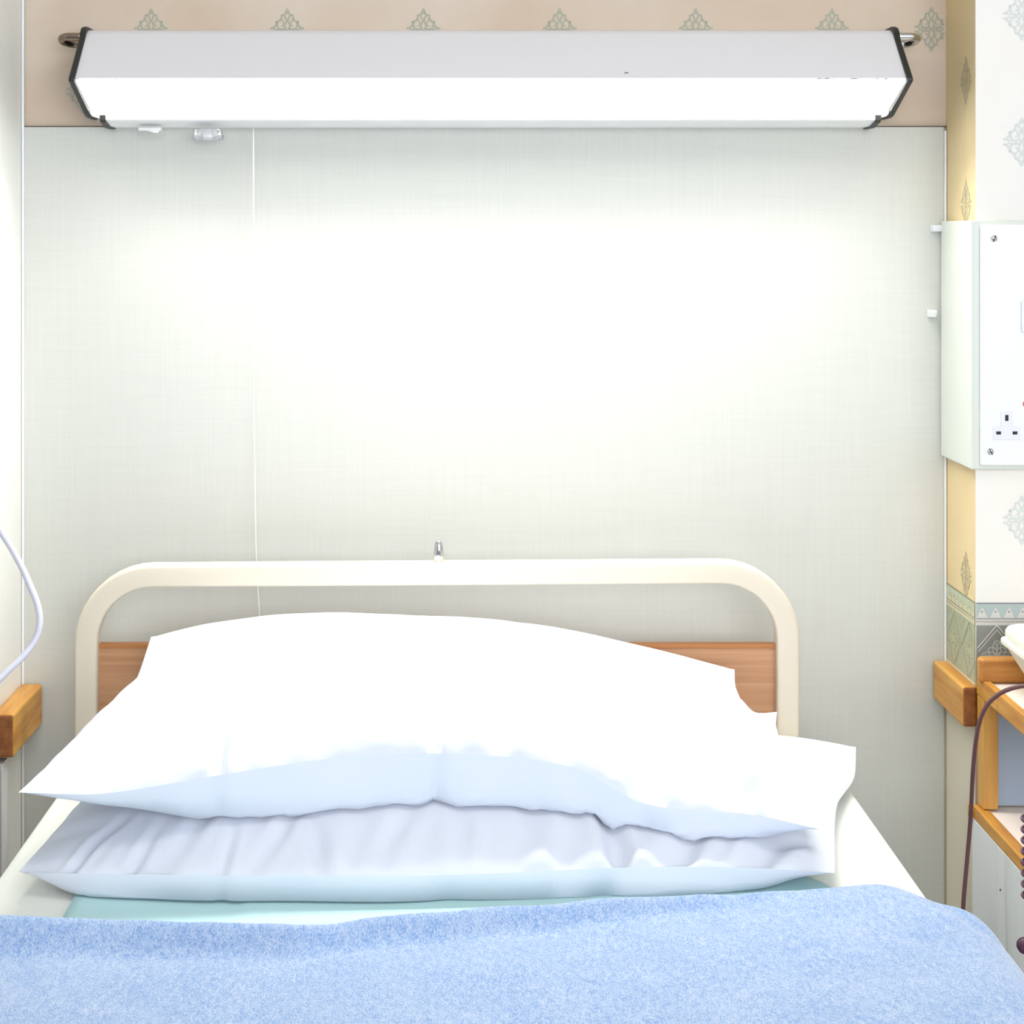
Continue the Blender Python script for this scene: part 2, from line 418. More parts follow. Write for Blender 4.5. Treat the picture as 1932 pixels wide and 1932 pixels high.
# lower switch unit
ux0, ux1 = P(202, 0, 2.48).x, P(1648, 0, 2.48).x
up_ = [(WY-.001, 1.4955), (2.470, 1.4955), (2.470, 1.4895), (2.474, 1.4875), (2.505, 1.482), (WY-.001, 1.482)]
swu = extrude_x('switch_unit', up_, ux0, ux1, M_bead, lamp)
for s, xx in ((-1, ux0), (1, ux1)):
    a, b = sorted((xx, xx+s*.008)); e = extrude_x('unit_end_cap', [(WY-.001, 1.4955), (2.468, 1.4955), (2.468, 1.489), (2.473, 1.486), (2.506, 1.480), (WY-.001, 1.480)], a, b, M_black, lamp)
# rocker switch, clear pull handle
rk = P(290, 240, 2.50); box('rocker_switch', rk.x-.02, rk.x+.012, 2.488, 2.502, 1.4755, 1.4795, M_bead, lamp, b=.001)
fl = mesh('switch_flap', [(rk.x-.012, 2.49, 1.4765), (rk.x+.011, 2.49, 1.4765), (rk.x+.009, 2.484, 1.4715), (rk.x+.004, 2.484, 1.4715), (rk.x-.012, 2.49, 1.4775), (rk.x+.011, 2.49, 1.4775), (rk.x+.009, 2.483, 1.4725), (rk.x+.004, 2.483, 1.4725)],
     [(0, 1, 2, 3), (7, 6, 5, 4), (0, 4, 5, 1), (1, 5, 6, 2), (2, 6, 7, 3), (3, 7, 4, 0)], M_bead, lamp)
cpx = P(392, 245, 2.49)
prof = [(.0001, .012), (.018, .012), (.0205, .009), (.0205, .005), (.0222, .003), (.0222, -.001), (.019, -.004), (.0001, -.004)]
sensor = lathe('clear_knob', prof, (cpx.x, 2.492, 1.4655), M_clear, lamp, n=10)
for i, v in enumerate(sensor.data.vertices): v.co.y = 2.492+(v.co.y-2.492)*.55
box('knob_core', cpx.x-.006, cpx.x+.006, 2.489, 2.495, 1.4645, 1.4775, M_bead, lamp, b=.002)
# chrome hooks at both ends
for s, m_ in ((-1, M_steel), (1, M_chrome)):
    xe = lx+s*L2; z = CAMZ+(440-80)*2.49/F; pts = []
    for k in range(13):
        a = -math.pi/2+math.pi*k/12; pts.append((xe+s*(.018+.014*math.cos(a)), 2.492+.021*math.sin(a), z+.003-.003*math.sin(a)))
    pts = [(xe-s*.002, 2.492-.021, z+.006)]+pts+[(xe-s*.002, 2.492+.021, z)]
    tube('hook', smoothpath(pts, 3), .0055, m_, lamp)
# pull cord
cdx = P(478, 0, 2.50).x
pts = [(cdx, 2.50, 1.479), (cdx+.0003, 2.502, 1.30), (cdx-.0002, 2.51, 1.10), (cdx+.001, 2.515, .95), (cdx+.002, 2.52, .86), (cdx+.006, 2.525, .78), (cdx+.008, 2.527, .70)]
tube('pull_cord', smoothpath(pts, 8), .0009, mat('cord_white', (244, 244, 232), .6), lamp, sides=8)
# scuffs on the housing's front edge
def scuff(px, py, w_, h_, Y, slope=0):
    V, Fc = [], []
    c = P(px, py, Y); b = len(V)
    for k in range(7):
        t = k/6-.5; hh = h_*(.4+.6*R.random())*(1-abs(t)*1.5)+.0002
        V.append((c.x+t*w_, c.y, c.z+hh/2+R.uniform(-1, 1)*h_*.3)); V.append((c.x+t*w_, c.y+.0002, c.z-hh/2+R.uniform(-1, 1)*h_*.3))
    for k in range(6): Fc.append((b+2*k, b+2*k+1, b+2*k+3, b+2*k+2))
    mesh('scuff_mark', V, Fc, M_scuff, lamp)
for px, w_ in ((146, .006), (192, .003), (218, .004), (1560, .03), (1613, .022), (1655, .006), (1672, .008)): scuff(px, 148.5, w_, .0016, 2.391)
scuff(1182, 137, .006, .0022, 2.397)
adopt(lamp)

# ---------------------------------------------------------------- bed
ZM = .618
bed = thing('hospital_bed', 'hospital bed with cream tubular headboard standing against the grey panel', 'bed', (-.02, 1.4, 0))
BY = 2.432
# headboard frame path
hx0, hx1 = P(166, 0, BY).x, P(1484, 0, BY).x
zl, zr = P(0, 1084, BY).z, P(0, 1077, BY).z
rc = .092
pts = [(hx0-.002, BY, .20), (hx0-.001, BY, .5), (hx0, BY, zl-rc-.03)]
for k in range(0, 11):
    a = math.pi-math.pi/2*k/10; pts.append((hx0+rc+rc*math.cos(a), BY, zl-rc+rc*math.sin(a)))
for k in range(0, 11):
    a = math.pi/2-math.pi/2*k/10; pts.append((hx1-rc+rc*math.cos(a), BY, zr-rc+rc*math.sin(a)))
pts += [(hx1, BY, zr-rc-.03), (hx1-.001, BY, .5), (hx1-.002, BY, .20)]
sect = []
hw_, hd_, rr = .0155, .0145, .0045
for cx_, cy_, a0 in ((1, 1, 0), (-1, 1, 90), (-1, -1, 180), (1, -1, 270)):
    for k in range(5):
        a = math.radians(a0+90*k/4); sect.append((cx_*(hw_-rr)+rr*math.cos(a), cy_*(hd_-rr)+rr*math.sin(a)))
tube('headboard_frame', pts, 0, M_frame, bed, sect=sect)
pz = (P(0, 1218, BY).z+P(0, 1212, BY).z)/2
box('headboard_panel', hx0+.014, hx1-.014, BY+.001, BY+.013, .40, pz-.006, M_beech, bed)
box('panel_edge', hx0+.014, hx1-.014, BY-.001, BY+.014, pz-.006, pz, M_beech_edge, bed, b=.001)
pc = P(827.5, 1062, BY)
lathe('locking_pin', [(.0001, -.004), (.0068, -.004), (.0068, .012), (.0064, .018), (.0058, .024), (.0048, .029), (.0028, .0315), (.0001, .032)], (pc.x, BY, pc.z), M_chrome, bed)
boxes('bed_frame', [(-.47, -.43, .48, 2.415, .38, .43), (.43, .455, .48, 2.415, .38, .43), (-.43, .43, .5, .54, .38, .43), (-.43, .43, 2.36, 2.4, .38, .43), (-.43, .43, 1.4, 1.44, .38, .43), (-.47, .455, .48, 2.4, .43, .448)], M_frame, bed, b=.003)
for x in (-.42, .40):
    for y in (.6, 2.25):
        g = box('leg', x-.02, x+.02, y-.02, y+.02, .12, .40, M_frame, bed, b=.004)
        w_ = lathe('castor', [(.0001, -.016), (.05, -.016), (.058, -.010), (.058, .010), (.05, .016), (.0001, .016)], (0, 0, 0), M_black, g, axis='x')
        w_.location = (x, y, .0585)
adopt(bed)
mt = box('mattress', -.495, .495, .46, 2.405, .449, .610, M_mattress, b=.03, seg=5)
tag(mt, 'blue hospital mattress under the white bottom sheet', 'mattress')
# fitted sheet: a shell that wraps the mattress
def rrect(x, y0, r):
    return x
def drape(name, xs_half, y0, y1, ztop, drop, r, m, nlen=60, th=.003, xc=0, wob=0):
    prof = []
    prof.append((-xs_half, ztop-drop)); prof.append((-xs_half, ztop-r-.02))
    for k in range(9):
        a = math.pi-math.pi/2*k/8; prof.append((-xs_half+r+r*math.cos(a), ztop-r+r*math.sin(a)))
    for k in range(1, 20): prof.append((-xs_half+r+(2*xs_half-2*r)*k/20, ztop))
    for k in range(9):
        a = math.pi/2-math.pi/2*k/8; prof.append((xs_half-r+r*math.cos(a), ztop-r+r*math.sin(a)))
    prof.append((xs_half, ztop-r-.02)); prof.append((xs_half, ztop-drop))
    V = []; n = len(prof)
    ys = [y0+(y1-y0)*k/nlen for k in range(nlen+1)]
    rows = [(y0-.0, -drop, 1)]+[(y, 0, 0) for y in ys]+[(y1, -drop, 1)]
    for y, dz, cap in rows:
        for x, z in prof:
            zz = max(ztop-drop, z+dz) if cap else z
            d = wob*noise.noise(Vector((x*3, y*3, z*5)))
            V.append((x+xc, y, zz+(d if abs(x) < xs_half-.04 else 0)))
    Fc = [(i*n+k, i*n+k+1, (i+1)*n+k+1, (i+1)*n+k) for i in range(len(rows)-1) for k in range(n-1)]
    o = fixn(mesh(name, V, Fc, m, smooth=True))
    s = o.modifiers.new('solid', 'SOLIDIFY'); s.thickness = th; s.offset = 0
    return o
fs = drape('fitted_sheet', .512, .45, 2.412, ZM, .15, .022, M_sheet, wob=.002)
tag(fs, 'white fitted sheet stretched over the mattress', 'sheet')
# aqua under-sheet lying between sheet and blanket
V, Fc = [], []; nx, ny = 60, 20
for j in range(ny+1):
    for i in range(nx+1):
        u, v = i/nx, j/ny
        y = 1.705+v*.345; x = -.405+u*(.81-max(0, y-1.90)*.7)
        z = ZM+.0055+.0014*math.sin(x*9)+.0018*math.exp(-((x+.222-(y-1.85)*.06)/.004)**2)+(.0012 if x > -.222 else 0)
        V.append((x, y, z))
Fc = [(j*(nx+1)+i, j*(nx+1)+i+1, (j+1)*(nx+1)+i+1, (j+1)*(nx+1)+i) for j in range(ny) for i in range(nx)]
aq = mesh('folded_sheet', V, Fc, M_aqua, smooth=True); s = aq.modifiers.new('s', 'SOLIDIFY'); s.thickness = .0025; s.offset = 0
tag(aq, 'pale aqua sheet showing between the lower pillow and the blue blanket', 'sheet')

# ---------------------------------------------------------------- pillows
def interp(pts, t):
    """smooth interpolation of control points (param, x, y, z)"""
    ts = [p[0] for p in pts]; out = []
    n = len(pts)
    t = min(max(t, ts[0]), ts[-1])
    for i in range(n-1):
        if t <= ts[i+1] or i == n-2: break
    h = ts[i+1]-ts[i]; s = (t-ts[i])/h
    for c in (1, 2, 3):
        p0, p1 = pts[i][c], pts[i+1][c]
        m0 = (pts[i+1][c]-pts[i-1][c])/(ts[i+1]-ts[i-1]) if i > 0 else (p1-p0)/h
        m1 = (pts[i+2][c]-pts[i][c])/(ts[i+2]-ts[i]) if i < n-2 else (p1-p0)/h
        out.append((2*s**3-3*s*s+1)*p0+(s**3-2*s*s+s)*h*m0+(-2*s**3+3*s*s)*p1+(s**3-s*s)*h*m1)
    return Vector(out)
def pillow(name, front, back, left, right, topH, botH, support, dents, seed, m, nu=180, nv=110, folds=(), lift=False):
    """two cloth faces meeting at a seam. front/back: (u,x,y,z); left/right: (v,x,y,z). z over the mattress top."""
    def easing(k, n):            # finer towards the seams
        t = k/n; return .5-.5*math.cos(math.pi*t)*(.55+.45*1) if False else (t+.0)-.07*math.sin(2*math.pi*t)*.9
    us = [easing(k, nu) for k in range(nu+1)]; vs = [easing(k, nv) for k in range(nv+1)]
    fr = [interp(front, u) for u in us]; bk = [interp(back, u) for u in us]
    lf = [interp(left, v) for v in vs]; rt = [interp(right, v) for v in vs]
    c00, c10, c01, c11 = fr[0], fr[-1], bk[0], bk[-1]
    def prof(t, p, q): return max(0, 1-abs(2*t-1)**p)**q
    Tp = {}; Bt = {}
    for j, v in enumerate(vs):
        for i, u in enumerate(us):
            C = (1-v)*fr[i]+v*bk[i]+(1-u)*lf[j]+u*rt[j]-((1-u)*(1-v)*c00+u*(1-v)*c10+(1-u)*v*c01+u*v*c11)
            C = C.copy(); C.z += ZM
            pu, pv = prof(u, 2.4, .70), (prof(v, 2.0, .80) if v < .5 else prof(v, 2.4, .55))
            nz = noise.noise(Vector((u*5+seed, v*4, seed)))*.5+noise.noise(Vector((u*13+seed, v*7, seed*2)))*.2
            up = topH(u, v)*pu*pv*(1+.12*nz)
            # soft pulls running in from the front and side seams
            ef = math.exp(-v/.10)*(1-math.exp(-v/.012)); g = noise.noise(Vector((u*34+seed*3, v*2.5, 1)))
            g2 = noise.noise(Vector((u*17+v*5+seed, v*2, 5)))
            up += (.0042*g+.005*g2)*ef*min(1, pu*1.4)*4*.5
            es = min(u, 1-u); up += .004*noise.noise(Vector((v*16+seed, u*4, 9)))*math.exp(-es/.09)*(1-math.exp(-es/.01))*2
            for (du, dv, wd, ln, dep, sl) in dents:
                q = (u-du-sl*(v-dv))/wd; r_ = (v-dv)/ln
                if abs(q) < 4 and r_ > -3 and r_ < 4:
                    up += -dep*math.exp(-q*q)*math.exp(-r_*r_) + .45*dep*math.exp(-(abs(q)-1.6)**2*2)*math.exp(-r_*r_)
            T = C.copy(); T.z += up if (0 < i < nu and 0 < j < nv) else 0
            if lift:
                sz = support(T.x, T.y)+.0035
                if T.z < sz+.001: T.z = sz+.001
                if C.z < sz: C.z = sz
            Tp[i, j] = T
            dn = botH(u, v)*prof(u, 2.4, .6)*prof(v, 2.2, .45)
            eb = math.exp(-v/.05)*(1-math.exp(-v/.01))
            B = C.copy(); 
            if 0 < i < nu and 0 < j < nv:
                dn += .004*noise.noise(Vector((u*22+seed, v*3, 17)))*eb*pu*3
                B.z -= dn
                B.y -= .008*(1-math.exp(-v/.012))*math.exp(-v/.08)*pu
                B.y += eb*(.008*noise.noise(Vector((u*9+seed, 3, 4)))-.004)*pu
                for (fu, fw, fd) in folds: B.y += fd*math.exp(-((u-fu)/fw)**2)*eb*2
                sz = support(B.x, B.y)
                B.z = max(B.z, sz+.0012) if sz+.0012 < T.z-.002 else min(B.z, T.z-.002)
            Bt[i, j] = B
    V = []; idx = {}
    for (i, j), p in Tp.items(): idx['t', i, j] = len(V); V.append(p)
    for (i, j), p in Bt.items():
        if 0 < i < nu and 0 < j < nv: idx['b', i, j] = len(V); V.append(p)
        else: idx['b', i, j] = idx['t', i, j]
    Fc = []
    for j in range(nv):
        for i in range(nu):
            Fc.append((idx['t', i, j], idx['t', i+1, j], idx['t', i+1, j+1], idx['t', i, j+1]))
            Fc.append((idx['b', i, j+1], idx['b', i+1, j+1], idx['b', i+1, j], idx['b', i, j]))
    o = mesh(name, V, Fc, m, smooth=True)
    rim = set(idx['t', i, j] for i in range(nu+1) for j in range(nv+1) if i in (0, nu) or j in (0, nv))
    at = o.data.attributes.new('sharp_edge', 'BOOLEAN', 'EDGE')
    for e in o.data.edges:
        if e.vertices[0] in rim and e.vertices[1] in rim: at.data[e.index].value = True
    return o, Tp, us, vs
def sup0(x, y): return ZM+.008
p1, T1, us1, vs1 = pillow('pillow',
    front=[(0, -.467, 1.878, .030), (.12, -.385, 1.862, .034), (.3, -.22, 1.852, .036), (.55, -.01, 1.853, .036), (.8, .21, 1.866, .040), (.93, .33, 1.872, .036), (1, .405, 1.880, .028)],
    back=[(0, -.44, 2.36, .03), (.5, .03, 2.39, .04), (.8, .36, 2.372, .028), (.93, .465, 2.36, .030), (1, .531, 2.335, .030)],
    left=[(0, -.467, 1.878, .030), (.4, -.448, 2.08, .034), (1, -.44, 2.36, .03)],
    right=[(0, .405, 1.880, .028), (.5, .455, 2.10, .028), (.85, .512, 2.26, .014), (1, .531, 2.335, .030)],
    topH=lambda u, v: (.084-.010*u)*(.85+.15*min(1, v/.45)), botH=lambda u, v: min(.17, .07+.7*u, .07+.7*(1-u)), support=sup0,
    dents=[(.48, .10, .014, .06, .004, .2), (.56, .09, .012, .07, .004, -.15), (.65, .12, .016, .06, .004, -.3), (.33, .10, .012, .10, .005, .2), (.22, .09, .012, .12, .004, .15), (.27, .03, .006, .07, .007, .0), (.74, .10, .013, .16, .012, -.22), (.17, .04, .008, .08, .006, .1), (.38, .06, .012, .10, .006, -.3), (.10, .06, .01, .1, .007, .25), (.83, .05, .02, .08, .007, .2), (.93, .06, .02, .12, .007, .3)],
    seed=2.3, m=M_pillow, folds=((.27, .008, .004), (.55, .02, .004), (.74, .014, .005)))
p1['label'] = 'lower white pillow lying flat on the bed beneath the top pillow'; p1['category'] = 'pillow'
p1['group'] = 'white pillows stacked on the bed'
kd = kdtree.KDTree(len(T1)); tl = list(T1.values())
for i, p in enumerate(tl): kd.insert((p.x, p.y, 0), i)
kd.balance()
def sup1(x, y):
    r = kd.find_n((x, y, 0), 3); d = r[0][2]
    if d > .012: return ZM+.008
    return max(tl[q[1]].z for q in kd.find_n((x, y, 0), 9))+.0015
p2, T2, us2, vs2 = pillow('pillow',
    front=[(0, -.463, 1.862, .120), (.10, -.375, 1.868, .117), (.23, -.262, 1.895, .127), (.38, -.13, 1.918, .140), (.54, .0, 1.926, .142), (.70, .13, 1.922, .128), (.80, .206, 1.905, .094), (.92, .32, 1.90, .084), (1, .392, 1.894, .070)],
    back=[(0, -.412, 2.380, .166), (.12, -.33, 2.402, .172), (.3, -.2, 2.412, .170), (.6, .08, 2.412, .150), (.85, .29, 2.405, .126), (1, .377, 2.38, .122)],
    left=[(0, -.463, 1.862, .120), (.35, -.452, 2.07, .112), (.68, -.432, 2.22, .118), (.85, -.425, 2.33, .118), (1, -.412, 2.380, .166)],
    right=[(0, .392, 1.894, .070), (.4, .40, 2.08, .085), (.75, .383, 2.27, .085), (.9, .373, 2.34, .106), (1, .377, 2.38, .122)],
    topH=lambda u, v: (.100-.006*u), botH=lambda u, v: min(.17, .055+.42*max(0, u-.06), .08+.9*(1-u)), support=sup1, lift=True,
    dents=[(.235, .015, .007, .10, .010, .02), (.51, .0, .007, .04, .008, .0), (.80, .01, .02, .10, .016, .0), (.87, .10, .02, .12, .008, .35), (.33, .07, .02, .06, .004, 0), (.44, .07, .015, .05, .004, 0), (.93, .08, .012, .10, .008, .3)],
    seed=6.1, m=M_pillow, folds=((.235, .010, .004), (.51, .011, .006), (.80, .014, .005)))
p2['label'] = 'upper white pillow on top of the stack, leaning towards the headboard'; p2['category'] = 'pillow'
p2['group'] = 'white pillows stacked on the bed'
# open end of the upper pillow's case, sticking out to the right
def patch(name, grid, m, parent, th=.0016):
    nr, nc = len(grid), len(grid[0]); rows = [smoothpath(r_, 6) for r_ in grid]; n = len(rows[0])
    cols_ = [smoothpath([rows[j][i] for j in range(nr)], 6) for i in range(n)]; mm = len(cols_[0])
    V = [cols_[i][j] for i in range(n) for j in range(mm)]
    for q in V: q.z = max(q.z, sup1(q.x, q.y)+.003)
    Fc = [(i*mm+j, i*mm+j+1, (i+1)*mm+j+1, (i+1)*mm+j) for i in range(n-1) for j in range(mm-1)]
    o = mesh(name, V, Fc, m, parent, smooth=True); s = o.modifiers.new('s', 'SOLIDIFY'); s.thickness = th; s.offset = 0
    return o
patch('pillowcase_flap', [
    [P(1345, 1290, 2.335), P(1378, 1302, 2.335), P(1400, 1322, 2.33), P(1425, 1345, 2.325), P(1466, 1344, 2.32)],
    [P(1340, 1330, 2.30), P(1380, 1345, 2.30), P(1405, 1352, 2.30), P(1430, 1362, 2.30), P(1464, 1368, 2.29)],
    [P(1345, 1380, 2.24), P(1385, 1385, 2.25), P(1410, 1392, 2.25), P(1435, 1395, 2.255), P(1468, 1388, 2.26)],
    [P(1350, 1430, 2.18), P(1390, 1440, 2.18), P(1420, 1450, 2.18), P(1445, 1450, 2.18), P(1470, 1440, 2.19)]], M_pillow, p2)

# ---------------------------------------------------------------- blanket
edge_px = [(-140, 1716), (0, 1718), (150, 1721), (300, 1728), (420, 1737), (560, 1742), (640, 1730), (700, 1722), (860, 1715), (1000, 1705), (1180, 1691), (1300, 1681), (1380, 1681), (1450, 1674), (1530, 1669), (1620, 1669), (1700, 1674), (1760, 1684)]
ZB = ZM+.022
ex, ey = [], []
hem = [(-140, .026), (0, .026), (400, .022), (700, .020), (1000, .018), (1250, .012), (1450, .004), (1600, 0), (1800, 0)]
hx = []
for px, py in edge_px:
    hh = float(np.interp(px, [q[0] for q in hem], [q[1] for q in hem])); hx.append(hh)
    Y = (CAMZ-ZB-hh)*F/(py-CY); ex.append((px-CX)*Y/F); ey.append(Y)
def edgeY(x):
    if x >= ex[-1]: return ey[-1]-(x-ex[-1])*.25
    return float(np.interp(x, ex, ey))
nxs = 260; V = []; rowsn = 170
Rr = .072; half = .565
arc = half-Rr
tot = arc+Rr*math.pi/2+.26
for j in range(rowsn+1):
    for i in range(nxs+1):
        s = -tot+2*tot*i/nxs; sg = 1 if s > 0 else -1; a = abs(s)
        if a < arc: x, z, nx_, nz_ = s, ZB, 0, 1
        elif a < arc+Rr*math.pi/2:
            th = (a-arc)/Rr; x, z = sg*(arc+Rr*math.sin(th)), ZB-Rr+Rr*math.cos(th); nx_, nz_ = sg*math.sin(th), math.cos(th)
        else: x, z = sg*half, ZB-Rr-(a-arc-Rr*math.pi/2); nx_, nz_ = sg, 0
        y0 = edgeY(max(-.6, min(x, .56)))
        if a > arc: y0 -= .10*((a-arc)/Rr)**1.2*.25
        t = j/rowsn; d = (t**1.25)*(y0-.40); y = y0-d
        p = Vector((x, y, z)); n = Vector((nx_, 0, nz_))
        dd = .004*noise.noise(Vector((x*4, y*4, 1)))+.0025*noise.noise(Vector((x*11, y*9, 7)))
        dd += .003*noise.noise(Vector((x*16, 2, 3)))*math.exp(-d/.08)
        # long soft crease to the right corner
        def gro(xa, ya, xb, yb, wd, dep):
            ax, ay = xb-xa, yb-ya; L_ = math.hypot(ax, ay); tt = ((x-xa)*ax+(y-ya)*ay)/L_/L_
            dist = ((x-xa)*ay-(y-ya)*ax)/L_; e = max(0, -tt, tt-1)*L_
            return -dep*math.exp(-(dist/wd)**2)*math.exp(-(e/.02)**2)
        dd += gro(.488, 1.86, .532, 1.775, .013, .006)-gro(.512, 1.87, .55, 1.79, .012, .002)
        dd += -gro(.50, 1.90, .38, 1.80, .02, .006)
        dd += gro(.465, 1.73, .50, 1.76, .010, .006)
        dd += gro(.24, 1.84, .25, 1.88, .008, .005)+gro(-.12, 1.70, -.10, 1.86, .02, .003)
        p += n*dd
        if a > arc+Rr*1.0: p.x += sg*.012*noise.noise(Vector((3, y*7, 2)))*min(1, (a-arc-Rr)/.1)
        # rounded head edge, rolled under a little
        hh = float(np.interp(x, ex, hx)); wd_ = .012+hh*1.25
        e_ = min(1, max(0, (d-.004)/wd_)); p.z += hh*(1-(3*e_*e_-2*e_**3))
        if d < .008: p.z -= .004*(1-d/.008)**2
        V.append(p)
Fc = [(j*(nxs+1)+i, j*(nxs+1)+i+1, (j+1)*(nxs+1)+i+1, (j+1)*(nxs+1)+i) for j in range(rowsn) for i in range(nxs)]
bl = mesh('blanket', V, Fc, M_blanket, smooth=True); fixn(bl)
s = bl.modifiers.new('s', 'SOLIDIFY'); s.thickness = .008; s.offset = -1
tag(bl, 'soft light blue fleece blanket spread across the bed', 'blanket')

# ---------------------------------------------------------------- wall rails
def rail(name, x0, x1, y0, y1, z0, z1, m, label):
    o = box(name, x0, x1, y0, y1, z0, z1, m); bev(o, .0065, 4); tag(o, label, 'rail', 'wooden bump rails on the recess sides'); return o
r1 = box('bump_rail', XR-.021, XR-.0003, 2.388, WY-.0085, .659, .7145, [M_oak_y, M_dark_wood]); r1.data.polygons[2].material_index = 1; bev(r1, .0045, 4)
tag(r1, 'honey wood bump rail on the right side of the recess, behind the cabinet', 'rail')
V = [(-.596, WY-.009), (-.596, 2.372), (-.86, 2.372), (-.86, 2.3995), (XL+.0003, 2.3995), (XL+.0003, WY-.009)]
z0, z1 = .622, .681
Vv = [(x, y, z) for z in (z0, z1) for x, y in V]; n = 6
r2 = fixn(mesh('bump_rail', Vv, [tuple(range(6)), tuple(range(11, 5, -1))]+[(i, (i+1) % 6, 6+(i+1) % 6, 6+i) for i in range(6)], [M_oak_y, M_dark_wood], midx=[0]*8)); bev(r2, .0045, 4)
for q in r2.data.polygons:
    if q.center.y < 2.3725 and abs(q.normal.y) > .9: q.material_index = 1
tag(r2, 'worn honey wood bump rail wrapping the left corner of the recess', 'rail')

# ---------------------------------------------------------------- service panel with socket, around the right corner
sp = thing('service_panel', 'white electrical service panel with three pin socket wrapping the right wall corner', 'panel', (XR, FY, 1.05))
ztp, zbt = P(0, 416, FY).z, P(0, 884, FY).z
V = [(XR-.010, WY-.0085), (XR-.010, FY-.012), (1.06, FY-.012), (1.06, FY-.0005), (XR-.0005, FY-.0005), (XR-.0005, WY-.0085)]
Vv = [(x, y, z) for z in (zbt, ztp-.0) for x, y in V]
bxo = fixn(mesh('casing', Vv, [tuple(range(6)), tuple(range(11, 5, -1))]+[(i, (i+1) % 6, 6+(i+1) % 6, 6+i) for i in range(6)], mat('casing_white', (214, 219, 210), .4), sp)); bev(bxo, .0025, 3)
YP = FY-.012
X0 = P(1848, 0, YP).x; zp1, zp0 = P(0, 424, YP).z, P(0, 878, YP).z
box('cover_plate', X0, X0+.30, YP-.006, YP-.0003, zp0, zp1, M_plate, sp, b=.003)
YF = YP-.006
for px, py in ((1875.5, 450), (1868.5, 852)):
    c = P(px, py, YF)
    s_ = lathe('screw', [(.0001, 0), (.0045, 0), (.0043, .0012), (.003, .0022), (.0001, .0024)], (c.x, YF, c.z), M_chrome, sp, axis='y', n=20)
    a = math.radians(65 if py < 600 else 120); dx, dz = math.cos(a)*.0044, math.sin(a)*.0044; ox, oz = -math.sin(a)*.0007, math.cos(a)*.0007
    mesh('slot', [(c.x-dx+ox, YF-.0025, c.z-dz+oz), (c.x-dx-ox, YF-.0025, c.z-dz-oz), (c.x+dx-ox, YF-.0025, c.z+dz-oz), (c.x+dx+ox, YF-.0025, c.z+dz+oz),
        (c.x-dx+ox, YF-.0015, c.z-dz+oz), (c.x-dx-ox, YF-.0015, c.z-dz-oz), (c.x+dx-ox, YF-.0015, c.z+dz-oz), (c.x+dx+ox, YF-.0015, c.z+dz+oz)],
        [(0, 1, 2, 3), (7, 6, 5, 4), (0, 4, 5, 1), (1, 5, 6, 2), (2, 6, 7, 3), (3, 7, 4, 0)], M_slot, s_)
def socket(px):
    c = P(px, 803, YF)
    def q(a, b): return (c.x+a/1000., c.z+b/1000.)
    out = [(-7.5, 19), (7.5, 19), (7.5, -1.5), (18.5, -1.5), (18.5, -19), (-18.5, -19), (-18.5, -1.5), (-7.5, -1.5)]
    pts = [q(*p) for p in out]; n = len(pts)
    Vv = [(x, YF-.0012, z) for x, z in pts]+[(x, YF+.0001, z) for x, z in pts]
    o = fixn(mesh('socket', Vv, [tuple(range(n)), tuple(range(2*n-1, n-1, -1))]+[(i, (i+1) % n, n+(i+1) % n, n+i) for i in range(n)], M_socket, sp)); bev(o, .001, 2)
    for a, b, w_, h_ in ((0, 10.5, 2.2, 4), (-11.1, -9.8, 3.2, 2.1), (11.1, -9.8, 3.2, 2.1)):
        x, z = q(a, b); box('pin_hole', x-w_/1000, x+w_/1000, YF-.0016, YF-.0008, z-h_/1000, z+h_/1000, M_slot, o)
socket(1899); socket(1899+120)
for px in (1926,):
    c = P(px, 568, YF); d_ = P(px, 627, YF); box('switch', c.x, c.x+.085, YF-.003, YF+.0001, d_.z, c.z, M_socket, sp, b=.002)
c = P(1930, 762, YF); box('indicator_light', c.x, c.x+.012, YF-.002, YF+.0001, c.z-.003, c.z+.003, M_red, sp, b=.001)
adopt(sp)
# white clips at the panel's right edge
for px0, px1, py0, py1, lab in ((1758, 1780, 424, 437, 'small white plastic clip at the grey panel edge, upper of two'), (1752, 1770, 585, 599, 'small white plastic clip at the grey panel edge, lower of two')):
    a, b = P(px0, py0, 2.53), P(px1, py1, 2.53); w_ = (b.x-a.x)
    Vv = [(a.x, WY-.0041, a.z), (b.x, WY-.0041, a.z), (b.x, WY-.0041, b.z), (a.x, WY-.0041, b.z), (a.x+.001, WY-.016, a.z-.001), (b.x-.001, WY-.016, a.z-.001), (b.x-.002, WY-.014, b.z), (a.x+.004, WY-.014, b.z)]
    o = fixn(mesh('wall_clip', Vv, [(0, 1, 2, 3), (4, 5, 6, 7), (0, 1, 5, 4), (1, 2, 6, 5), (2, 3, 7, 6), (3, 0, 4, 7)], M_bead)); bev(o, .0012, 2)
    tag(o, lab, 'clip', 'white clips on the panel edge')

